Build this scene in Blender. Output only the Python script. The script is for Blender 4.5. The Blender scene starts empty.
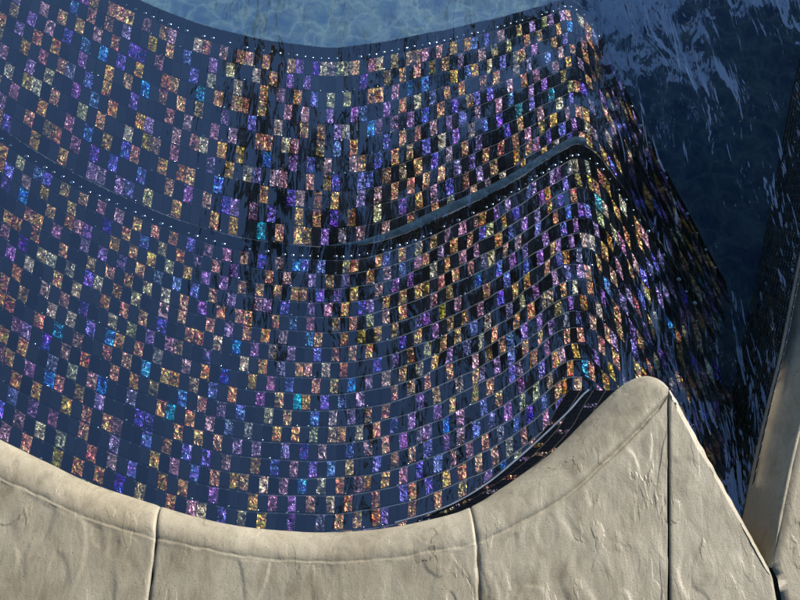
import bpy, bmesh, math, random
from mathutils import Vector, noise
random.seed(7)
R = math.radians
scn = bpy.context.scene
# ------------------------------------------------------------------ camera
F = 1250.0; PITCH = 55.0; D = 2.63
CAM = Vector((0, -D*math.cos(R(PITCH)), D*math.sin(R(PITCH))))
cam = bpy.data.objects.new('camera', bpy.data.cameras.new('camera'))
scn.collection.objects.link(cam)
cam.location = CAM; cam.rotation_euler = (R(90-PITCH), 0, 0)
cam.data.sensor_width = 36; cam.data.lens = 36*F/800; cam.data.clip_end = 3000; cam.data.clip_start = 0.05
scn.camera = cam
FW = Vector((0, math.cos(R(PITCH)), -math.sin(R(PITCH)))); UP = Vector((0, math.sin(R(PITCH)), math.cos(R(PITCH)))); RT = Vector((1, 0, 0))
def P(px, py, z=0.0):
    d = FW*F + RT*(px-400) + UP*(300-py)
    t = (z-CAM.z)/d.z
    return CAM + d*t
Z_W, Z_A, Z_B, Z_F = -0.085, -0.175, -0.32, -0.66
# ------------------------------------------------------------------ helpers
def link(o, parent=None):
    scn.collection.objects.link(o)
    if parent: o.parent = parent
    return o
def mesh_obj(name, verts, faces, mat, parent=None, smooth=False, attr=None, matidx=None, mats=None):
    me = bpy.data.meshes.new(name); me.from_pydata([tuple(v) for v in verts], [], faces); me.update()
    for m in (mats or [mat]): me.materials.append(m)
    if smooth: me.polygons.foreach_set('use_smooth', [True]*len(me.polygons))
    if matidx: me.polygons.foreach_set('material_index', matidx)
    if attr:
        a = me.attributes.new('tile_col', 'FLOAT_COLOR', 'POINT')
        a.data.foreach_set('color', [c for v in attr for c in v])
    o = bpy.data.objects.new(name, me)
    return link(o, parent)
def tag(o, label=None, cat=None, group=None, kind=None):
    if label: o['label'] = label
    if cat: o['category'] = cat
    if group: o['group'] = group
    if kind: o['kind'] = kind
    return o
def empty(name, loc=(0, 0, 0)):
    o = bpy.data.objects.new(name, None); o.empty_display_size = .1; link(o); o.location = loc
    return o
def sub(root, o):                     # parent keeping world placement
    o.parent = root; o.matrix_parent_inverse.translation = -root.location
    return o
class Curve:                          # smooth y(x) in world through points
    def __init__(s, pts): s.p = sorted((p[0], p[1]) for p in pts)
    def __call__(s, x):
        p = s.p; n = len(p)
        if x <= p[0][0]: k = (p[1][1]-p[0][1])/(p[1][0]-p[0][0]); return p[0][1]+k*(x-p[0][0])
        if x >= p[-1][0]: k = (p[-1][1]-p[-2][1])/(p[-1][0]-p[-2][0]); return p[-1][1]+k*(x-p[-1][0])
        for i in range(n-1):
            if x <= p[i+1][0]: break
        def m(j):
            if j == 0: return (p[1][1]-p[0][1])/(p[1][0]-p[0][0])
            if j == n-1: return (p[-1][1]-p[-2][1])/(p[-1][0]-p[-2][0])
            return (p[j+1][1]-p[j-1][1])/(p[j+1][0]-p[j-1][0])
        h = p[i+1][0]-p[i][0]; t = (x-p[i][0])/h
        return ((2*t**3-3*t*t+1)*p[i][1] + (t**3-2*t*t+t)*h*m(i) + (-2*t**3+3*t*t)*p[i+1][1] + (t**3-t*t)*h*m(i+1))
class Cusp:
    def __init__(s, left, right, z):
        s.l = Curve([P(a, b, z) for a, b in left]); s.r = Curve([P(a, b, z) for a, b in right])
        s.x = P(right[0][0], right[0][1], z)[0]
    def raw(s, x): return s.l(x) if x < s.x else s.r(x)
    def __call__(s, x):
        if abs(x-s.x) > .05: return s.raw(x)
        return sum(s.raw(x+d*.0105) for d in (-4, -3, -2, -1, 0, 1, 2, 3, 4))/9*1.0
def inside(pt, poly):
    x, y = pt[0], pt[1]; c = False
    for i in range(len(poly)):
        x1, y1 = poly[i][0], poly[i][1]; x2, y2 = poly[i-1][0], poly[i-1][1]
        if (y1 > y) != (y2 > y) and x < (x2-x1)*(y-y1)/(y2-y1)+x1: c = not c
    return c
# ------------------------------------------------------------------ materials
def mat(name):
    m = bpy.data.materials.new(name); m.use_nodes = True
    nt = m.node_tree; b = nt.nodes['Principled BSDF']
    return m, nt, b
def nd(nt, t, **kw):
    n = nt.nodes.new(t)
    for k, v in kw.items():
        if k in n.inputs: n.inputs[k].default_value = v
        else: setattr(n, k, v)
    return n
def coords(nt, scale=(1, 1, 1), rot=(0, 0, 0)):
    tc = nd(nt, 'ShaderNodeTexCoord'); mp = nd(nt, 'ShaderNodeMapping')
    mp.inputs['Scale'].default_value = scale; mp.inputs['Rotation'].default_value = rot
    nt.links.new(tc.outputs['Object'], mp.inputs['Vector']); return mp.outputs['Vector']
def ramp(nt, src, stops):
    r = nd(nt, 'ShaderNodeValToRGB'); e = r.color_ramp.elements
    while len(e) < len(stops): e.new(0.5)
    for i, (p, c) in enumerate(stops): e[i].position = p; e[i].color = (*c, 1) if len(c) == 3 else c
    nt.links.new(src, r.inputs['Fac']); return r.outputs['Color']
def noi(nt, vec, scale, detail=4, rough=.55, dist=0.0):
    n = nd(nt, 'ShaderNodeTexNoise'); n.inputs['Scale'].default_value = scale; n.inputs['Detail'].default_value = detail
    n.inputs['Roughness'].default_value = rough; n.inputs['Distortion'].default_value = dist
    nt.links.new(vec, n.inputs['Vector']); return n.outputs['Fac']
def mth(nt, op, a, b=None, c=None, clamp=False):
    n = nd(nt, 'ShaderNodeMath'); n.operation = op; n.use_clamp = clamp
    for i, v in enumerate((a, b, c)):
        if v is None: continue
        if isinstance(v, (int, float)): n.inputs[i].default_value = v
        else: nt.links.new(v, n.inputs[i])
    return n.outputs[0]
def mixc(nt, fac, a, b, blend='MIX'):
    n = nd(nt, 'ShaderNodeMix'); n.data_type = 'RGBA'; n.blend_type = blend
    for i, v in ((0, fac), (6, a), (7, b)):
        if isinstance(v, (int, float)): n.inputs[i].default_value = v
        elif isinstance(v, tuple): n.inputs[i].default_value = (*v, 1)
        else: nt.links.new(v, n.inputs[i])
    return n.outputs[2]
def bump(nt, h, strength, dist, prev=None):
    b = nd(nt, 'ShaderNodeBump'); b.inputs['Strength'].default_value = strength; b.inputs['Distance'].default_value = dist
    nt.links.new(h, b.inputs['Height'])
    if prev is not None: nt.links.new(prev, b.inputs['Normal'])
    return b.outputs['Normal']

# textured cast stone
def stone_mat():
    m, nt, b = mat('cast_stone')
    v = coords(nt); vs = coords(nt, (1, .36, 1), (0, 0, R(5)))
    big = noi(nt, v, 4.5, 4, .6); mid = noi(nt, vs, 30, 6, .68, .5); fine = noi(nt, v, 300, 2, .6)
    cl1 = noi(nt, vs, 13, 4, .55, .35); cl2 = noi(nt, vs, 30, 3, .5, .4); gate = noi(nt, v, 7, 2)
    g1 = ramp(nt, gate, [(.52, (0, 0, 0)), (.62, (1, 1, 1))]); g2 = ramp(nt, gate, [(.38, (1, 1, 1)), (.48, (0, 0, 0))])
    s1 = mth(nt, 'MULTIPLY', ramp(nt, cl1, [(.525, (0, 0, 0)), (.548, (1, 1, 1))]), g1)
    s2 = mth(nt, 'MULTIPLY', ramp(nt, cl2, [(.56, (0, 0, 0)), (.58, (1, 1, 1))]), g2)
    c = ramp(nt, big, [(.3, (.20, .178, .132)), (.52, (.262, .238, .182)), (.75, (.315, .29, .23))])
    c = mixc(nt, .8, c, ramp(nt, mid, [(.32, (.62, .59, .54)), (.5, (1, 1, 1)), (.72, (1.12, 1.1, 1.07))]), 'MULTIPLY')
    c = mixc(nt, 1.0, c, ramp(nt, noi(nt, coords(nt, (1, .55, 1)), 2.3, 5, .7), [(.34, (.80, .75, .66)), (.56, (1.03, 1.02, 1.0))]), 'MULTIPLY')
    # darker tone along the cleft edges
    e1 = ramp(nt, cl1, [(.522, (1, 1, 1)), (.537, (.72, .68, .62)), (.552, (1, 1, 1))])
    c = mixc(nt, mth(nt, 'MULTIPLY', g1, .8), c, mixc(nt, 1.0, c, e1, 'MULTIPLY'))
    vo = nd(nt, 'ShaderNodeTexVoronoi'); vo.inputs['Scale'].default_value = 105; nt.links.new(v, vo.inputs['Vector'])
    pit = ramp(nt, vo.outputs['Distance'], [(.0, (.22, .19, .15)), (.2, (1, 1, 1))])
    pm = ramp(nt, mid, [(.46, (0, 0, 0)), (.56, (1, 1, 1))])
    c = mixc(nt, pm, c, mixc(nt, 1.0, c, pit, 'MULTIPLY'))
    c = mixc(nt, .4, c, ramp(nt, fine, [(.3, (.72, .7, .68)), (.7, (1.15, 1.15, 1.15))]), 'MULTIPLY')
    nt.links.new(c, b.inputs['Base Color']); b.inputs['Roughness'].default_value = .52
    n1 = bump(nt, mid, .35, .004); n2 = bump(nt, s1, .7, .0012, n1); n3 = bump(nt, s2, .6, .0007, n2); n4 = bump(nt, fine, .35, .001, n3)
    nt.links.new(n4, b.inputs['Normal']); return m
M_STONE = stone_mat()
def tile_mat():
    m, nt, b = mat('iridescent_glass_tile')
    at = nd(nt, 'ShaderNodeAttribute'); at.attribute_name = 'tile_col'
    v = coords(nt)
    cr = noi(nt, v, 66, 3, .55, 1.3)
    hs = nd(nt, 'ShaderNodeHueSaturation'); nt.links.new(at.outputs['Color'], hs.inputs['Color'])
    hn = noi(nt, v, 70, 2, .5, .6)
    nt.links.new(mth(nt, 'MULTIPLY_ADD', hn, .24, .36), hs.inputs['Hue'])
    hs.inputs['Saturation'].default_value = 1.1
    val = mth(nt, 'MULTIPLY_ADD', mth(nt, 'POWER', cr, 4.2), 12.0, .02)
    nt.links.new(val, hs.inputs['Value'])
    # alpha of the attribute marks iridescent (1) or plain dark glass (0)
    iri = at.outputs['Alpha']
    dk = ramp(nt, at.outputs['Fac'], [(.1, (.003, .003, .004)), (1, (.014, .016, .024))])
    col = mixc(nt, iri, dk, hs.outputs['Color'])
    nt.links.new(col, b.inputs['Base Color'])
    nt.links.new(mth(nt, 'MULTIPLY', iri, .5), b.inputs['Metallic'])
    nt.links.new(mth(nt, 'MULTIPLY_ADD', iri, .20, .11), b.inputs['Roughness'])
    h = mth(nt, 'MULTIPLY', cr, mth(nt, 'MULTIPLY_ADD', iri, .9, .06))
    nt.links.new(bump(nt, h, .9, .010), b.inputs['Normal'])
    return m
M_TILE = tile_mat()
def simple(name, col, rough=.6, var=.25, scale=30, bs=.3, bd=.003, metallic=0):
    m, nt, b = mat(name); v = coords(nt); n = noi(nt, v, scale, 4)
    c = ramp(nt, n, [(.3, tuple(x*(1-var) for x in col)), (.7, tuple(x*(1+var) for x in col))])
    nt.links.new(c, b.inputs['Base Color']); b.inputs['Roughness'].default_value = rough; b.inputs['Metallic'].default_value = metallic
    nt.links.new(bump(nt, n, bs, bd), b.inputs['Normal']); return m
M_GLINT = simple('glint_bead', (.62, .60, .56), .14, .1, 30, 0.0, .001, 1.0)  # bright metal for the dots that stand in for sun glints
M_GROUT = simple('grout', (.13, .135, .15), .8, .35, 40)
M_BAND = simple('blue_glaze', (.035, .065, .10), .25, .4, 60, .5, .004)
M_LINE = simple('pale_bead', (.16, .20, .27), .3, .3, 30)
M_JOINT = simple('joint_mortar', (.035, .028, .02), .9)
M_DECK = simple('deck_paving', (.33, .30, .24), .8, .2, 8)
M_BARK = simple('bark', (.10, .07, .045), .9, .4, 14, .8, .03)
M_LEAF = simple('leaf', (.030, .050, .020), .55, .5, 3)
M_HEDGEWALL = simple('planter_stone', (.34, .31, .25), .8, .2, 10, .6, .01)
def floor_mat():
    m, nt, b = mat('pebble_plaster_painted_caustics')
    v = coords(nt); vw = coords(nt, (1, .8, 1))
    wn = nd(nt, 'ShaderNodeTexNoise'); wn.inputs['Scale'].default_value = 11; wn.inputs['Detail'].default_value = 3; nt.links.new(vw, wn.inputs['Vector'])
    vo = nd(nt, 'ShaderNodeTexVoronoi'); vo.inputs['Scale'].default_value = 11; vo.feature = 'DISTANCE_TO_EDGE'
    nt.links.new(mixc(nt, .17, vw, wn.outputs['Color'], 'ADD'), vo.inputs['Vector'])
    c = ramp(nt, vo.outputs['Distance'], [(.0, (.22, .31, .34)), (.08, (.09, .18, .25)), (.25, (.04, .105, .19)), (.5, (.028, .10, .23))])  # pale vein net paints caustic light over the plaster's own blue mottle
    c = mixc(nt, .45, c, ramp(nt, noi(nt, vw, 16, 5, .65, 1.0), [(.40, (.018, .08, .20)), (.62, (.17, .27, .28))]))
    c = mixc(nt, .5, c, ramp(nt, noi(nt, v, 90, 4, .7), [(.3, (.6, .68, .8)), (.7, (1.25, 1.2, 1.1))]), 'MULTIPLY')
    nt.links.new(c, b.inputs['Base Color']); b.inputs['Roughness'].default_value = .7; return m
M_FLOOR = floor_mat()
def water_mat():
    m, nt, b = mat('rippled_water'); nt.nodes.remove(b)
    out = nt.nodes['Material Output']
    tc = nd(nt, 'ShaderNodeTexCoord'); sx = nd(nt, 'ShaderNodeSeparateXYZ'); nt.links.new(tc.outputs['Object'], sx.inputs[0])
    v1 = coords(nt, (1, .2, 1), (0, 0, R(-6))); v2 = coords(nt, (1, .5, 1), (0, 0, R(4)))
    a = noi(nt, v1, 21, 3, .5, .6); c = noi(nt, v2, 7, 2, .5, .3); f = noi(nt, v1, 60, 2, .5)
    patch = ramp(nt, noi(nt, coords(nt, (1, .6, 1)), 3.2, 2), [(.35, (.25, .25, .25)), (.65, (1, 1, 1))])
    mx = nd(nt, 'ShaderNodeMapRange'); mx.interpolation_type = 'SMOOTHSTEP'
    nt.links.new(sx.outputs['X'], mx.inputs['Value'])
    mx.inputs['From Min'].default_value = -.45; mx.inputs['From Max'].default_value = .25; mx.inputs['To Min'].default_value = .25; mx.inputs['To Max'].default_value = 1.0
    mr = nd(nt, 'ShaderNodeMapRange'); mr.interpolation_type = 'SMOOTHSTEP'; nt.links.new(sx.outputs['X'], mr.inputs['Value'])
    mr.inputs['From Min'].default_value = .42; mr.inputs['From Max'].default_value = .72; mr.inputs['To Min'].default_value = 1.0; mr.inputs['To Max'].default_value = .5
    amp = mth(nt, 'MULTIPLY', mth(nt, 'MULTIPLY', mx.outputs[0], mr.outputs[0]), patch)
    h = mth(nt, 'MULTIPLY', mth(nt, 'ADD', mth(nt, 'ADD', a, mth(nt, 'MULTIPLY', c, 1.2)), mth(nt, 'MULTIPLY', f, .12)), amp)
    nrm = bump(nt, h, 1.0, .0125)
    gl = nd(nt, 'ShaderNodeBsdfGlossy'); gl.inputs['Color'].default_value = (.76, .85, 1, 1); gl.inputs['Roughness'].default_value = .015; nt.links.new(nrm, gl.inputs['Normal'])
    tr = nd(nt, 'ShaderNodeBsdfTransparent'); tr.inputs['Color'].default_value = (.86, .95, 1.0, 1)
    lw = nd(nt, 'ShaderNodeLayerWeight'); lw.inputs['Blend'].default_value = .5; nt.links.new(nrm, lw.inputs['Normal'])
    fres = mth(nt, 'MULTIPLY_ADD', mth(nt, 'POWER', lw.outputs['Facing'], 4.0), .9, .225, clamp=True)
    mx2 = nd(nt, 'ShaderNodeMixShader'); nt.links.new(fres, mx2.inputs[0]); nt.links.new(tr.outputs[0], mx2.inputs[1]); nt.links.new(gl.outputs[0], mx2.inputs[2])
    nt.links.new(mx2.outputs[0], out.inputs['Surface']); return m
M_WATER = water_mat()
# ------------------------------------------------------------------ mosaics
PAL = [((.80, .47, .18), 6), ((.74, .42, .20), 5.5), ((.60, .30, .34), 3.4), ((.44, .22, .52), 5), ((.27, .17, .66), 3.6), ((.12, .22, .74), 1.2), ((.10, .42, .66), .25), ((.74, .62, .38), 3)]
def pick():
    t = random.random()*sum(w for _, w in PAL)
    for c, w in PAL:
        t -= w
        if t <= 0: break
    k = random.uniform(.35, 1.0)
    return tuple(min(1, max(0, x*k+random.uniform(-.05, .05))) for x in c)+(1.0,)
DARK = (.01, .01, .015, 0.0)
def dark(): return (random.uniform(.1, 1),)*3+(0.0,)
class Tiles:
    def __init__(s): s.v = []; s.f = []; s.c = []; s.sm = []; s.mi = []
    def add(s, a, b, c, d, nrm, col, gap=.0011, h=.002, dome=.0012, smooth=False, bev=.0014):
        # a,b,c,d corners in order; inset by gap
        ctr = (a+b+c+d)/4; q = [a, b, c, d]
        i0 = len(s.v); outs = []
        for p in q:
            e = ctr-p; L = max(e.length, 1e-6); g = min(gap*1.4/L, .35); outs.append(p+e*g)
        ins = []
        for p in q:
            e = ctr-p; L = max(e.length, 1e-6); g = min((gap*1.4+bev)/L, .5); ins.append(p+e*g)
        s.v += outs + [p+nrm*h for p in ins] + [ctr+nrm*(h+dome)]
        for k in range(4):
            n = (k+1) % 4
            s.f.append((i0+k, i0+n, i0+4+n, i0+4+k)); s.f.append((i0+4+k, i0+4+n, i0+8))
        s.c += [col]*9; s.sm += [smooth]*8; s.mi += [0]*8
    def bead(s, p, r):  # small raised dot added on a tile edge to make a glint
        i0 = len(s.v); q = p+ZN*.0022
        for rr, z in ((1, -.0005), (.72, .65), (.38, .92)):
            for k in range(8): s.v.append(q+Vector((r*rr*math.cos(k*math.pi/4), r*rr*math.sin(k*math.pi/4), z*r*.35)))
        s.v.append(q+ZN*r*.35); s.c += [DARK]*25; s.mi += [1]*24
        for j in (0, 8):
            for k in range(8): n = (k+1) % 8; s.f.append((i0+j+k, i0+j+n, i0+j+8+n, i0+j+8+k)); s.sm.append(True)
        for k in range(8): s.f.append((i0+16+k, i0+16+(k+1) % 8, i0+24)); s.sm.append(True)
    def build(s, name, parent):
        o = mesh_obj(name, s.v, s.f, M_TILE, attr=s.c, mats=[M_TILE, M_GLINT], matidx=s.mi); o.data.polygons.foreach_set('use_smooth', s.sm)
        return sub(parent, o)
ZN = Vector((0, 0, 1))
# step edges, all concentric with the curved coping and turning at the same cusp
C1l = [(-90, 60), (0, 127), (60, 165), (120, 195), (180, 220), (240, 237), (300, 245), (350, 246), (400, 235), (450, 213), (500, 189), (550, 158), (586, 136)]
C1r = [(586, 136), (640, 212), (740, 362)]
C2l = [(-90, -120), (0, -60), (80, -27), (145, 2), (189, 20), (257, 38), (325, 47), (352, 46), (402, 38), (470, 24), (530, 9), (578, -6)]
C2r = [(578, -6), (602, 36), (643, 125), (727, 285), (800, 412)]
C0l = [(-90, 420), (0, 480), (100, 525), (200, 560), (300, 570), (400, 560), (500, 520), (586, 452)]
C0r = [(586, 452), (640, 520), (740, 650)]
def columns(z, py):
    xs = []; px = -60.0
    while px < 760:
        xs.append(P(px, py, z)[0]); px += (10.9 - 4.6*min(max(px, 0)/620, 1.0))
    return xs
def lay(T, cn, cf, rows, xs, z, extra_rows, poly, trim=True, seed=1):
    rnd = random.Random(seed); prev = {}
    jit = [rnd.uniform(-.0007, .0007) for _ in range(500)]
    for i in range(len(xs)-1):
        x0, x1 = xs[i]+jit[i], xs[i+1]+jit[i+1]
        wob = min(1, max(.25, (x0+.25)*3))
        for k in range(rows+extra_rows):
            def Y(x, kk):
                a, b = cf(x), cn(x)
                if trim: 
                    t = kk/rows
                return a+(b-a)*t + .0011*math.sin(x*37+kk*1.7) + wob*(.0035*noise.noise(Vector((x*30, kk*.9, 7))))
            if trim and k == 0 and False: continue
            def X(x, kk): return x + .0006*math.sin(kk*2.3) + wob*.0062*noise.noise(Vector((x*28, kk*.45, 2)))
            a = Vector((X(x0, k), Y(x0, k), z)); b = Vector((X(x1, k), Y(x1, k), z)); c = Vector((X(x1, k+1), Y(x1, k+1), z)); d = Vector((X(x0, k+1), Y(x0, k+1), z))
            ctr = (a+b+c+d)/4
            if poly and not inside(ctr, poly): continue
            if x0 < (xc := cf.x) < x1:   # crease column follows the corner
                pass
            if k == 0:
                T.add(d, c, b, a, ZN, DARK, dome=.0001, h=.0022); (T.bead(d.lerp(a, .22)+Vector((rnd.uniform(-.001, .001), rnd.uniform(-.0015, .0015), 0)), rnd.choice((.0026, .0034, .0042, .005))) if rnd.random() < .85 else None); continue
            l1, l2, up = prev.get((i-1, k)), prev.get((i-2, k)), prev.get((i, k-1))
            p = .18 if l1 else .70
            if l1 and l2: p = .04
            if l1 is False and l2 is False: p = .90
            p += -.30 if up else .16
            iri = rnd.random() < p; prev[(i, k)] = iri
            T.add(d, c, b, a, ZN, pick() if iri else dark(), dome=rnd.uniform(.0001, .0004))
            if rnd.random() < .13: T.bead(d.lerp(a, .08).lerp(c, rnd.uniform(0, 1)), rnd.uniform(.0014, .0024))
def slab(cn, cf, xs, z, zb, poly_right=None):
    v = []; f = []
    for x in xs:
        v += [(x, cf(x), z), (x, cn(x), z), (x, cf(x), zb), (x, cn(x), zb)]
    n = len(xs)
    for i in range(n-1):
        a = 4*i; b = a+4
        f += [(a, a+1, b+1, b), (a+2, b+2, b+3, a+3), (a, b, b+2, a+2), (a+1, a+3, b+3, b+1)]
    f += [(0, 2, 3, 1), (4*n-4, 4*n-3, 4*n-1, 4*n-2)]
    return v, f
# upper step
sA = tag(empty('mosaic_step', (0, .2, Z_A)), 'broad curved mosaic step nearest the coping, its plain dark edge row crossing mid-picture', 'pool step', 'curved mosaic steps under the water')
c1A, c0A = Cusp(C1l, C1r, Z_A), Cusp(C0l, C0r, Z_A)
xsA = [x for x in columns(Z_A, 300) if x <= P(704, 300, Z_A)[0]]
TA = Tiles(); lay(TA, c0A, c1A, 20, xsA, Z_A, 0, None, seed=3); TA.build('mosaic', sA)
# dense x for slab
def dense(x0, x1, xc, n=160):
    xs = [x0+(x1-x0)*i/n for i in range(n+1)]; xs.append(xc); return sorted(xs)
v, f = slab(c0A, c1A, dense(xsA[0], xsA[-1], c1A.x), Z_A, Z_B+.002); sub(sA, mesh_obj('tread', v, f, M_GROUT))
# pale blue glazed ledge on the outer side of the edge row
vb = []; fb = []; n = 70
xa, xb = P(322, 240, Z_A)[0], P(586, 136, Z_A)[0]
for i in range(n+1):
    t = i/n; x = xa+(xb-xa)*t; y = c1A(x); w = .038*min(1, t*2.6)**.8*(1-.25*t)
    for (dy, dz) in ((.001, -.0), (w*.3, .0022), (w*.75, .0016), (w, -.004), (w, -.03)):
        vb.append((x, y+dy+.0012*noise.noise(Vector((x*40, dy*60, 0))), Z_A+dz+.001*noise.noise(Vector((x*30, dy*80, 3)))))
for i in range(n):
    for k in range(4): a = 5*i+k; fb.append((a, a+5, a+6, a+1))
sub(sA, mesh_obj('glazed_ledge', vb, fb, M_BAND, smooth=True))
# lower step
sB = tag(empty('mosaic_step', (0, .6, Z_B)), 'deeper mosaic step along the top of the picture, bordering the pale blue pool floor', 'pool step', 'curved mosaic steps under the water')
c2B, c1B = Cusp(C2l, C2r, Z_B), Cusp(C1l, C1r, Z_B)
polyB = [P(a, b, Z_B) for a, b in [(-200, -200), (578, -200), (578, -6), (602, 30), (643, 119), (729, 281), (713, 360), (732, 397), (738, 700), (560, 700), (560, 300), (-200, 300)]]
xsB = columns(Z_B, 150)
TB = Tiles(); lay(TB, c1B, c2B, 12, xsB, Z_B, 1, [P(a, b, Z_B) for a, b in [(-400, -400), (588, -400), (588, 400), (-400, 400)]], seed=11)
lay(TB, c1B, c2B, 12, xsB, Z_B, 20, [p for p in [P(a, b, Z_B) for a, b in [(588, -100), (602, 30), (643, 119), (729, 281), (713, 360), (732, 397), (738, 700), (588, 700)]]], seed=12)
TB.build('mosaic', sB)
outl = [P(a, b, Z_B) for a, b in [(578, -6), (602, 36), (643, 125), (727, 283), (712, 361), (731, 397), (740, 760)]]
xl0 = xsB[0]; vv = [(xl0, -1.2, Z_B)]
for x in dense(xl0, outl[0][0], outl[0][0]-.001, 120): vv.append((x, c2B(x), Z_B))
vv += [tuple(p) for p in outl[1:]]; vv.append((outl[-1][0], -1.2, Z_B))
n = len(vv); vb = [(p[0], p[1], Z_F-.02) for p in vv]
fc = [tuple(range(n))[::-1]] + [(i, (i+1) % n, n+(i+1) % n, n+i) for i in range(n)]
sub(sB, mesh_obj('tread', [(p[0], p[1], Z_B-.0005) for p in vv]+vb, fc, M_GROUT))
# ------------------------------------------------------------------ coping
def rough(p, amp=1.0):
    x, y = p[0], p[1]
    w = Vector((noise.noise(Vector((x*9, y*6, 50))), noise.noise(Vector((x*9, y*6, 60))), 0))*.02
    q = Vector(((x+w.x)*20, (y+w.y)*8, 1.7))
    a = noise.fractal(q, 1.0, 2.1, 7)*.0013
    # cleft edges: short sharp steps, longer down the picture than across
    n1 = noise.noise(Vector(((x+w.x)*17, (y+w.y)*6.5, 33))); n2 = noise.noise(Vector(((x+w.y)*31, (y+w.x)*11, 13)))
    g1 = max(0, min(1, (noise.noise(Vector((x*6, y*5, 70)))+.05)*4)); g2 = max(0, min(1, noise.noise(Vector((x*8, y*7, 90)))*4))
    st = .0008*math.tanh((n1-.12)*40)*g1 + .0006*math.tanh((n2+.1)*45)*g2
    return (a+st)*amp
# silhouette / groove pairs along the arc
SG = [((-110, 372), (-128, 404)), ((-55, 408), (-68, 441)), ((0, 439), (-11, 472)), ((51, 464), (43, 497)), ((91, 483), (84, 516)), ((145, 501), (140, 534)), ((190, 515), (186, 544)),
      ((240, 526), (238, 555)), ((290, 531), (290, 560)), ((335, 532), (336, 561)), ((385, 528), (388, 558)), ((436, 518), (441, 549)), ((470, 507), (477, 542)),
      ((505, 485), (517, 524)), ((553, 450), (568, 494)), ((592, 411), (612, 455)), ((614, 390), (638, 430)), ((628, 380), (652, 414)), ((641, 375), (659, 407)), ((653, 376), (663, 402)), ((661, 382), (665.5, 399)), ((666, 390), (667.5, 396))]
def lerp_pairs(u):
    n = len(SG); i = min(int(u), n-2); t = u-i
    def cr(idx, c):
        p = [SG[max(0, min(n-1, i+k))][idx][c] for k in (-1, 0, 1, 2)]
        return .5*((2*p[1])+(-p[0]+p[2])*t+(2*p[0]-5*p[1]+4*p[2]-p[3])*t*t+(-p[0]+3*p[1]-3*p[2]+p[3])*t**3)
    return (cr(0, 0), cr(0, 1)), (cr(1, 0), cr(1, 1))
def u_at(px):
    lo, hi = 0.0, len(SG)-1.001
    for _ in range(50):
        m = (lo+hi)/2
        if lerp_pairs(m)[1][0] < px: lo = m
        else: hi = m
    return lo
PROF = [(.93, -.072), (.975, -.066), (1.0, -.058), (1.0, -.050), (.98, -.0455), (.94, -.0405), (.87, -.0335), (.79, -.0265), (.70, -.0200), (.60, -.0140), (.50, -.0090), (.40, -.0050), (.30, -.0022), (.20, -.0006), (.12, .0), (.06, -.0004), (.025, -.0012), (.0, -.0021), (-.025, -.0010), (-.05, .0)]
PROF_R = [(.96, -.085), (1.0, -.080), (1.0, -.074), (.93, -.070), (.84, -.065), (.73, -.058), (.61, -.050), (.49, -.0415), (.37, -.032), (.26, -.0225), (.16, -.0135), (.08, -.006), (.03, -.002), (.0, -.0040), (-.04, -.003), (-.08, .0)]
def dep(y): return (y-CAM.y)*FW.y + CAM.z*-FW.z
XA, XB, XC = P(477, 545, 0).x, P(667, 396, 0).x, P(772, 578, 0).x
def lean(x, yb, y):
    if x <= XA: k = 0
    elif x <= XB: k = (x-XA)/(XB-XA)
    else: k = max(0, 1-(x-XB)/(XC-XB))
    return x*(1-k+k*dep(y)/dep(yb))
def arc_stone(u0, u1, nu, y_end, label, jl=0, jr=0):
    cols = []; v = []; f = []
    rowsN = 110
    for i in range(nu+1):
        u = u0+(u1-u0)*i/nu
        (sx, sy), (gx, gy) = lerp_pairs(u)
        rise = max(0, min(1, (u-ub)/3.0)); S = P(sx, sy, -.048*(1+.4*rise)); G = P(gx, gy, 0)
        W = S-G; W.z = 0
        edge = min(i, nu-i)
        x_al = G.x
        roundj = 0 if edge > 2 else (.0035, .0012, .0004)[edge]
        line = []
        wid = max(W.length, 1e-4)
        hs = min(1, wid/.06)
        for (t, z) in PROF:
            p = G+W*t
            rise = max(0, min(1, (u-ub)/3.0))
            zz = z*hs*(1+.55*rise) if t > .06 else z*hs*((.6+3.4*rise) if t > -.03 else 1)
            j = .0014*noise.fractal(Vector((p.x*30, p.y*30, z*100)), 1, 2, 4)
            gj = .0026*noise.noise(Vector((p.x*38, p.y*10, 2))) if -.11 < t < .1 else 0
            line.append((p.x, p.y+gj, zz+j*.8-roundj))
        b = G+W*PROF[-1][0]
        for k in range(1, rowsN+1):
            t = k/rowsN; y = b.y+(y_end-b.y)*t
            jx = .0028*noise.noise(Vector((u0*3, y*30, 4))) if edge == 0 else 0
            line.append((lean(b.x, b.y, y)+jx, y, rough((b.x, y))*min(1, k/4)-roundj))
        line.append((lean(b.x, b.y, y_end), y_end, -.052))
        cols.append(line)
    m = len(cols[0])
    for c in cols: v += c
    for i in range(nu):
        for k in range(m-1): a = i*m+k; f.append((a, a+1, a+m+1, a+m))
        a = i*m; f.append((a, a+m, a+2*m-1, a+m-1))
    for i in (0, nu):
        a = i*m; ring = list(range(a, a+m)); f.append(tuple(ring if i else ring[::-1]))
    o = mesh_obj('coping_stone', v, f, M_STONE, smooth=True)
    bm = bmesh.new(); bm.from_mesh(o.data); bmesh.ops.recalc_face_normals(bm, faces=bm.faces); bm.to_mesh(o.data); bm.free()
    return tag(o, label, 'coping stone', 'stone coping around the pool')
YE = -.78
g = .28/10
ua, ub = u_at(156), u_at(477)
arc_stone(0, ua-.012, 150, YE, 'beige curved coping stone with rounded lip, cut off by the left edge of the picture')
arc_stone(ua+.012, ub-.012, 230, YE, 'longest beige curved coping stone with rounded lip, at bottom centre between two dark joints')
arc_stone(ub+.012, len(SG)-1.0, 200, YE, 'beige coping stone whose thick rounded lip sweeps up to a blunt tip at the water')
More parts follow.
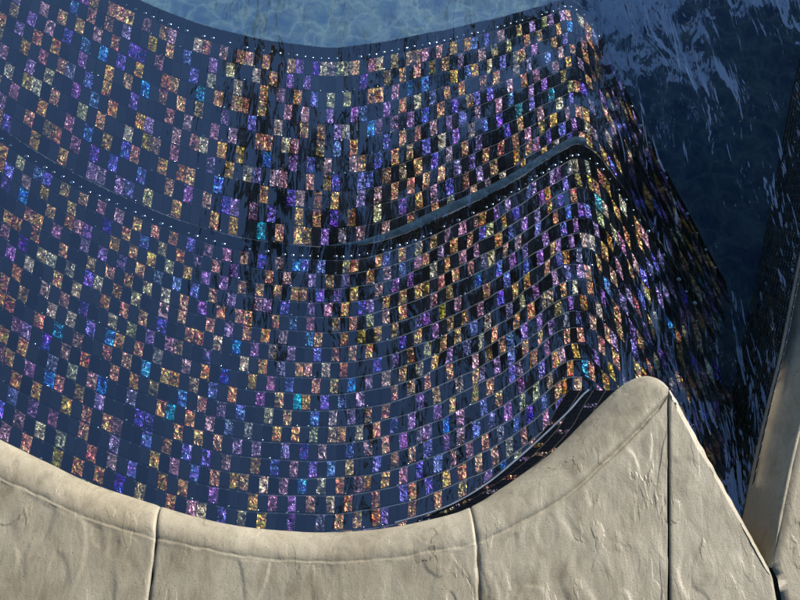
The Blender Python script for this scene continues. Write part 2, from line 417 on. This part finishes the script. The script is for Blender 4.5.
# triangular stone
def tri_stone():
    a, b = P(668.6, 390, -.004), P(772, 578, -.004)
    v = []; f = []; nu = 70; nv = 110
    for i in range(nu+1):
        t = i/nu; p = a.lerp(b, t)
        nx = Vector((-(b-a).y, (b-a).x, 0)).normalized(); nx = nx if nx.x > 0 else -nx
        wob = .0016*noise.noise(Vector((t*22, 3, 3)))
        prof = [(.004, -.052), (.005, -.012), (.004, -.005), (.0005, -.0012), (-.005, .0)]
        e = min(i, nu-i); rj = (.0018, .0005, 0)[min(e, 2)]
        for (d, z) in prof:
            q = p+nx*(d+wob); v.append((max(q.x, a.x-.0) if i < 3 else q.x, q.y, z-rj))
        for k in range(1, nv+1):
            y = p.y+(YE-p.y)*k/nv - .006*(1-k/nv); v.append((lean(p.x, p.y, y), y, rough((p.x, y))*min(1, k/3)-rj))
        v.append((lean(p.x, p.y, YE), YE, -.052))
    m = nv+6
    for i in range(nu):
        for k in range(m-1): q = i*m+k; f.append((q, q+1, q+m+1, q+m))
        q = i*m; f.append((q, q+m, q+2*m-1, q+m-1))
    for i in (0, nu): f.append(tuple(range(i*m, i*m+m)) if i else tuple(range(i*m, i*m+m))[::-1])
    o = mesh_obj('coping_stone', v, f, M_STONE, smooth=True)
    bm = bmesh.new(); bm.from_mesh(o.data); bmesh.ops.recalc_face_normals(bm, faces=bm.faces); bm.to_mesh(o.data); bm.free()
    tag(o, 'triangular beige coping stone with straight sharp edge beside the dark channel', 'coping stone', 'stone coping around the pool')
tri_stone()
# right hand coping
RS = [(850, 20), (826, 110), (806, 225), (793, 290), (781, 350), (768, 402), (755, 458), (743, 518), (722, 600)]
RG = [(905, 20), (882, 110), (856, 225), (838, 290), (821, 350), (808, 402), (794, 458), (782, 516), (765, 600)]
def right_stone():
    v = []; f = []; nu = 150; cols = 0
    Sc = Curve([(P(a, b, -.07).y, P(a, b, -.07).x) for a, b in RS]); Gc = Curve([(P(a, b).y, P(a, b).x) for a, b in RG])
    y0, y1 = P(0, 597, 0).y, 1.6
    e = P(773.5, 578, 0)
    edgeA, edgeB = P(672, 390, 0), P(774, 578, 0)
    for i in range(nu+1):
        y = y0+(y1-y0)*(i/nu)**1.15 if i else YE
        yy = y
        G = Vector((Gc(y), yy, 0)); S = Vector((Sc(y+.0), yy, 0))
        # stay clear of the triangular stone
        if y < edgeA.y:
            lim = edgeB.x if y < edgeB.y else edgeA.x+(edgeB.x-edgeA.x)*(edgeA.y-y)/(edgeA.y-edgeB.y)
            lim += .006
            if G.x < lim: G.x = lim
            if S.x < lim: S.x = lim
        W = S-G; wl = W.length; hs = min(1, wl/.03)
        for (t, z) in PROF_R:
            p = G+W*t; v.append((p.x, p.y, z*hs+.0011*noise.fractal(Vector((p.x*30, p.y*30, z*80)), 1, 2, 4)))
        for k in range(1, 61):
            x = G.x+.008+(1.3-G.x)*k/60; v.append((x, yy, rough((x, yy))*min(1, k/3)))
        v.append((G.x+1.0, yy, -.052))
    m = len(PROF_R)+61
    for i in range(nu):
        for k in range(m-1): q = i*m+k; f.append((q, q+1, q+m+1, q+m))
        q = i*m; f.append((q, q+m, q+2*m-1, q+m-1))
    for i in (0, nu): f.append(tuple(range(i*m, i*m+m)) if i else tuple(range(i*m, i*m+m))[::-1])
    o = mesh_obj('coping_stone', v, f, M_STONE, smooth=True)
    bm = bmesh.new(); bm.from_mesh(o.data); bmesh.ops.recalc_face_normals(bm, faces=bm.faces); bm.to_mesh(o.data); bm.free()
    tag(o, 'coping stone with shaded brown rounded lip, cut off by the right edge of the picture', 'coping stone', 'stone coping around the pool')
right_stone()
# mortar bed under the stones (a thing of its own: the pool beam)
def beam():
    v = []; f = []
    pts = []
    for i in range(0, 121):
        u = (len(SG)-1.3)*i/120; (sx, sy), (gx, gy) = lerp_pairs(u)
        S = P(sx, sy, -.012); G = P(gx, gy, 0); W = (S-G); pts.append(G+W*.55 if W.length > .02 else G)
    a, b = P(668, 398, 0), P(768, 580, 0); pts += [a.lerp(b, t/10) for t in range(1, 11)]
    v = []
    for p in pts: v += [(p.x, p.y, -.054), (p.x, YE-.02, -.054), (p.x, p.y, Z_F-.05)]
    for i in range(len(pts)-1):
        a = 3*i; f += [(a, a+1, a+4, a+3), (a, a+3, a+5, a+2)]
    return tag(mesh_obj('pool_beam', v, f, M_JOINT), 'dark mortar bed showing in the joints beneath the foreground coping stones', 'mortar bed')
beam()
# ------------------------------------------------------------------ tiled lip beside the tip of the coping
def lip():
    root = tag(empty('tiled_lip', (.3, -.1, -.07)), 'narrow dark tiled lip with a pale blue bead, under the rising coping tip', 'tiled lip')
    left = [(360, 535), (400, 527), (438, 511), (470, 492), (492, 477), (520, 455), (546, 427), (557, 408), (568, 390.5)]
    right = [(400, 560), (440, 545), (475, 530), (510, 505), (540, 480), (570, 450), (600, 420), (625, 400), (640, 390.5)]
    z = Z_W+.010
    cl = Curve([(P(a, b, z).y, P(a, b, z).x) for a, b in left][::-1]); cr = Curve([(P(a, b, z).y, P(a, b, z).x) for a, b in right][::-1])
    yt = P(0, 390.5, z).y; yb = P(0, 548, z).y
    n = 60; v = []; f = []
    for i in range(n+1):
        y = yb+(yt-yb)*i/n; a, b = cl(y), max(cr(y), cl(y)+.002)
        v += [(a, y, z-.0), (b, y, z), (a, y, Z_B), (b, y, Z_B)]
    for i in range(n): a = 4*i; f += [(a, a+1, a+5, a+4), (a, a+4, a+6, a+2), (a+1, a+3, a+7, a+5)]
    f += [(0, 2, 3, 1), (4*n, 4*n+1, 4*n+3, 4*n+2)]
    sub(root, mesh_obj('ledge', v, f, simple('dark_grout', (.02, .02, .024), .85)))
    T = Tiles(); rr = 34; rnd = random.Random(5)
    for r in range(rr):
        y0 = yb+(yt-yb)*r/rr; y1 = yb+(yt-yb)*(r+1)/rr
        a = cl(y0); k = 0; b = cr(y0)
        while a < b:
            w = .026
            a2 = min(a+w, b+.002); off = cl(y1)-cl(y0)
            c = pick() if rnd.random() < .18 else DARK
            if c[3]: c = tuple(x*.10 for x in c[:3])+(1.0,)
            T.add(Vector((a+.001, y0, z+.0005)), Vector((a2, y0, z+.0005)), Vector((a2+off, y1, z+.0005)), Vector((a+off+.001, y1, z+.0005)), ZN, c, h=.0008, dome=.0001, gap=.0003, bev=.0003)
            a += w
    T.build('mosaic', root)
    # bead
    lp = [(395, 523), (430, 513), (457, 502), (488, 483), (515, 461), (542, 437), (569, 411), (582, 396), (589, 390)]
    pts = [P(a, b, z+.003) for a, b in lp]; cc = Curve([(p.x, p.y) for p in pts])
    v = []; f = []; n = 90
    for i in range(n+1):
        x = pts[0].x+(pts[-1].x-pts[0].x)*i/n; y = cc(x)
        for k in range(6):
            t = k*math.pi/3; v.append((x+.0022*math.cos(t)*.7, y-.0022*math.cos(t)*.7, z+.0035+.0025*math.sin(t)))
    for i in range(n):
        for k in range(6): a = i*6+k; b = i*6+(k+1) % 6; f.append((a, b, b+6, a+6))
    sub(root, mesh_obj('bead', v, f, M_LINE, smooth=True))
lip()
# ------------------------------------------------------------------ right pool wall
def right_wall():
    root = tag(empty('mosaic_wall', (.95, .2, -.05)), 'dark mosaic wall dropping from the right-hand coping into the shaded channel', 'pool wall')
    zt = -.05
    top = Curve([(P(a, b, -.07).y, P(a, b, -.07).x+.006) for a, b in RS])
    bot = Curve([(P(a, b, Z_F).y, P(a, b, Z_F).x) for a, b in [(812, -20), (801, 50), (790, 100), (762, 250), (745, 330), (731, 397), (715, 470)]])
    T = Tiles(); v = []; f = []; rnd = random.Random(9)
    ys = [-.40+.030*i for i in range(70)]
    def pt(y, k):
        # two upright rows above the water, the rest leaning out to the floor
        if k <= 3: return Vector((top(y), y, zt-.022*k))
        t = (k-3)/15; z = zt-.066+(Z_F-zt+.066)*t
        return Vector((top(y)+(bot(y-.0)-top(y))*t, y, z))
    for i in range(len(ys)-1):
        for k in range(18):
            a, b, c, d = pt(ys[i], k), pt(ys[i+1], k), pt(ys[i+1], k+1), pt(ys[i], k+1)
            nrm = (b-a).cross(d-a).normalized()
            if nrm.x > 0: nrm = -nrm
            i0 = len(v); v += [a, b, c, d]; f.append((i0, i0+1, i0+2, i0+3))
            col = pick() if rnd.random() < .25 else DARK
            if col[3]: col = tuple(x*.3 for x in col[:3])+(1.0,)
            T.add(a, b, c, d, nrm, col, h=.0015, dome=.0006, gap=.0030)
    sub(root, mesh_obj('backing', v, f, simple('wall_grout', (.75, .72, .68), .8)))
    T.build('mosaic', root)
right_wall()
# ------------------------------------------------------------------ floor, water, ground
def sheet(name, x0, x1, y0, y1, z, m): return mesh_obj(name, [(x0, y0, z), (x1, y0, z), (x1, y1, z), (x0, y1, z)], [(0, 1, 2, 3)], m)
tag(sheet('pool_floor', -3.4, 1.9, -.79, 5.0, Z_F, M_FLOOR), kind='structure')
def water():
    pts = []
    for i in range(0, 100):
        u = (len(SG)-1.3)*i/99; (sx, sy), (gx, gy) = lerp_pairs(u)
        S = P(sx, sy, -.012); G = P(gx, gy, 0); pts.append(G+(S-G)*.6)
    pts.append(P(672, 400, 0)); pts.append(P(768, 582, 0))
    v = [(p.x, p.y, Z_W) for p in pts]
    v += [(P(722, 600, 0).x+.35, pts[-1].y, Z_W), (1.15, .6, Z_W), (1.4, 1.5, Z_W), (1.9, 5, Z_W), (-3.4, 5, Z_W), (-3.4, pts[0].y+2, Z_W)]
    o = mesh_obj('water', v, [tuple(range(len(v)))], M_WATER)
    bm = bmesh.new(); bm.from_mesh(o.data); bmesh.ops.triangulate(bm, faces=bm.faces); bmesh.ops.recalc_face_normals(bm, faces=bm.faces)
    for fa in bm.faces:
        if fa.normal.z < 0: fa.normal_flip()
    bm.to_mesh(o.data); bm.free(); tag(o, kind='structure')
water()
def ground():
    X0, X1, Y0, Y1 = -3.4, 1.9, -.79, 5.0; L = 600; z = -.056
    v = [(-L, -L, z), (L, -L, z), (L, L, z), (-L, L, z), (X0, Y0, z), (X1, Y0, z), (X1, Y1, z), (X0, Y1, z)]
    f = [(0, 1, 5, 4), (1, 2, 6, 5), (2, 3, 7, 6), (3, 0, 4, 7)]
    v += [(X0, Y0, Z_F), (X1, Y0, Z_F), (X1, Y1, Z_F), (X0, Y1, Z_F)]
    f += [(4, 5, 9, 8), (5, 6, 10, 9), (6, 7, 11, 10), (7, 4, 8, 11)]
    tag(mesh_obj('ground', v, f, M_DECK), kind='structure')
ground()
# ------------------------------------------------------------------ trees reflected in the water
def refl(px, py, dist):
    w = P(px, py, Z_W); d = (w-CAM).normalized(); d.z = -d.z; return w+d*dist
def tree(name, ctrs, base, label, leaf=.11, n=2600, seed=1):
    rnd = random.Random(seed)
    c0 = sum((Vector(c[0]) for c in ctrs), Vector())/len(ctrs)
    root = tag(empty(name, (base[0], base[1], -.056)), label, 'tree', 'trees standing beyond the pool')
    v = []; f = []
    def limb(a, b, r0, r1):
        i0 = len(v); ax = (b-a).normalized(); s = ax.cross(Vector((.3, .9, .1))).normalized(); t = ax.cross(s)
        for (p, r) in ((a, r0), ((a+b)/2+s*r0*.4, (r0+r1)/2), (b, r1)):
            for k in range(8): q = k*math.pi/4; v.append(p+s*math.cos(q)*r+t*math.sin(q)*r)
        for j in (0, 8):
            for k in range(8): f.append((i0+j+k, i0+j+(k+1) % 8, i0+j+8+(k+1) % 8, i0+j+8+k))
    b0 = Vector((base[0], base[1], -.06)); fork = b0.lerp(Vector((c0.x, c0.y, c0.z)), .93)
    limb(b0, fork, .12, .08)
    for c, r in ctrs: limb(fork, Vector(c), .06, .02)
    sub(root, mesh_obj('trunk', v, f, M_BARK, smooth=True))
    v = []; f = []
    for c, r in ctrs:
        for _ in range(int(n*(r[0]*r[2]))):
            while True:
                q = Vector((rnd.uniform(-1, 1), rnd.uniform(-1, 1), rnd.uniform(-1, 1)))
                if q.length < 1 and noise.noise(q*2.2+Vector(c)) > -.18: break
            p = Vector(c)+Vector((q.x*r[0], q.y*r[1], q.z*r[2]))
            a = Vector((rnd.gauss(0, 1), rnd.gauss(0, 1), rnd.gauss(0, 1))).normalized(); b = a.cross(Vector((rnd.gauss(0, 1), rnd.gauss(0, 1), rnd.gauss(0, 1)))).normalized()
            l = leaf*rnd.uniform(.7, 1.5); w = l*.32; i0 = len(v)
            v += [p-a*l, p+b*w, p+a*l, p-b*w]; f.append((i0, i0+1, i0+2, i0+3))
    sub(root, mesh_obj('crown', v, f, M_LEAF))
def cl(px, py, dist, rx, ry, rz): return (tuple(refl(px, py, dist)), (rx, ry, rz))
t1 = [cl(470, 235, 7, .6, .5, .40), cl(350, 215, 7, .4, .4, .3), cl(290, 190, 7, .25, .3, .35), cl(330, 300, 7, .3, .3, .25), cl(420, 330, 7, .45, .3, .3), cl(500, 350, 7, .45, .3, .25), cl(262, 290, 7, .12, .2, .4), cl(255, 160, 7, .1, .2, .35), cl(470, 110, 7, .3, .3, .2), cl(380, 120, 7, .12, .2, .3), cl(445, 385, 7, .2, .2, .15), cl(545, 190, 7, .55, .5, .5), cl(400, 255, 7, .34, .4, .16), cl(570, 110, 7, .36, .4, .34), cl(520, 290, 7, .5, .4, .22), cl(600, 240, 7, .4, .5, .5), cl(450, 150, 7, .28, .3, .2), cl(560, 418, 7, .16, .2, .14), cl(525, 452, 7, .18, .2, .13), cl(480, 484, 7, .18, .2, .1), cl(430, 508, 7, .2, .2, .08), cl(375, 525, 7, .22, .2, .06)]
tree('leafy_tree', t1, (refl(520, 200, 7).x+.3, refl(520, 100, 7).y+.6), 'leafy tree beyond the pool, mirrored as dark streaks at the centre of the water', seed=4)
t2 = [cl(690, 200, 7.5, .8, .6, .7), cl(770, 120, 7.5, .9, .7, 1.0), cl(710, 310, 7.5, .7, .6, .5), cl(800, 300, 7.5, .9, .7, .8), cl(665, 90, 7.5, .4, .6, .3), cl(740, 420, 7.5, .6, .5, .5), cl(705, 480, 7.5, .35, .4, .35), cl(640, 240, 7.5, .35, .4, .6)]
tree('leafy_tree', t2, (2.0, 9.5), 'denser tree beyond the pool, mirrored as the dark patch over the deep channel', seed=8)
t3 = [cl(262, 215, 6.5, .07, .07, .34), cl(250, 110, 6.5, .05, .05, .2), cl(285, 150, 6.5, .05, .05, .15)]
tree('leafy_tree', t3, (refl(262, 60, 6.5).x, refl(262, -100, 6.5).y), 'slender tree beyond the pool, mirrored as a thin dark streak left of centre', leaf=.07, n=30000, seed=6)
# unseen leafy block, added and outlined to cast shade over the right-hand channel
SUN_AZ, SUN_EL = 45.0, 24.0
sd = Vector((math.sin(R(SUN_AZ))*math.cos(R(SUN_EL)), math.cos(R(SUN_AZ))*math.cos(R(SUN_EL)), math.sin(R(SUN_EL))))
def shade_blocker():
    h = .55
    pts = [(P(a, b, z)+sd*((h-z)/sd.z)) for a, b, z in [(662, 505, Z_A), (652, 330, Z_A), (626, 160, Z_B), (597, 60, Z_B), (575, -40, Z_F)]]
    pts += [Vector((pts[-1].x+.5, pts[-1].y+1.6, h)), Vector((pts[-1].x+2.0, pts[-1].y+1.2, h)), Vector((pts[0].x+1.2, pts[0].y-.3, h))]
    root = tag(empty('shade_blocker', (pts[0].x, pts[0].y, -.056)), 'dark green leafy block added outside the frame to shade the right-hand channel', 'shade_blocker')
    n = len(pts); cx = sum(p.x for p in pts)/n; cy = sum(p.y for p in pts)/n
    v = [Vector((cx+(p.x-cx)*.97, cy+(p.y-cy)*.97, -.06)) for p in pts]+[Vector((cx+(p.x-cx)*.97, cy+(p.y-cy)*.97, h-.03)) for p in pts]
    sub(root, mesh_obj('shade_blocker_core', v, [tuple(range(n)), tuple(range(n, 2*n))]+[(i, (i+1) % n, n+(i+1) % n, n+i) for i in range(n)], M_LEAF))
    rnd = random.Random(2); v = []; f = []
    for i in range(n):
        a, b = pts[i], pts[(i+1) % n]
        for _ in range(int((b-a).length*900)):
            p = a.lerp(b, rnd.random())+Vector((rnd.gauss(0, .012), rnd.gauss(0, .012), -abs(rnd.gauss(0, .3))))
            if p.z < -.05: continue
            u = Vector((rnd.gauss(0, 1), rnd.gauss(0, 1), rnd.gauss(0, 1))).normalized(); w = u.cross(Vector((.3, .5, rnd.gauss(0, 1)))).normalized()
            l = .03*rnd.uniform(.7, 1.4); i0 = len(v); v += [p-u*l, p+w*l*.45, p+u*l, p-w*l*.45]; f.append((i0, i0+1, i0+2, i0+3))
    sub(root, mesh_obj('leaves', v, f, M_LEAF))
shade_blocker()
# ------------------------------------------------------------------ light
L = bpy.data.lights.new('sun', 'SUN'); L.energy = 5.0; L.angle = R(.5); L.color = (1, .94, .84)
lo = link(bpy.data.objects.new('sun', L)); lo.rotation_euler = sd.to_track_quat('Z', 'Y').to_euler()
w = bpy.data.worlds.new('World'); scn.world = w; w.use_nodes = True; nt = w.node_tree
bg = nt.nodes['Background']; sk = nt.nodes.new('ShaderNodeTexSky'); sk.sky_type = 'NISHITA'; sk.sun_disc = False
sk.sun_elevation = R(SUN_EL); sk.sun_rotation = R(SUN_AZ); sk.air_density = 1.0; sk.dust_density = .1; sk.ozone_density = 3.0
nt.links.new(sk.outputs[0], bg.inputs[0]); bg.inputs[1].default_value = .065
vs = scn.view_settings; vs.view_transform = 'Standard'; vs.look = 'None'; vs.gamma = 1; vs.use_curve_mapping = False; vs.exposure = 1.0
scn.cycles.max_bounces = 5; scn.cycles.diffuse_bounces = 2; scn.cycles.glossy_bounces = 3; scn.cycles.transparent_max_bounces = 6
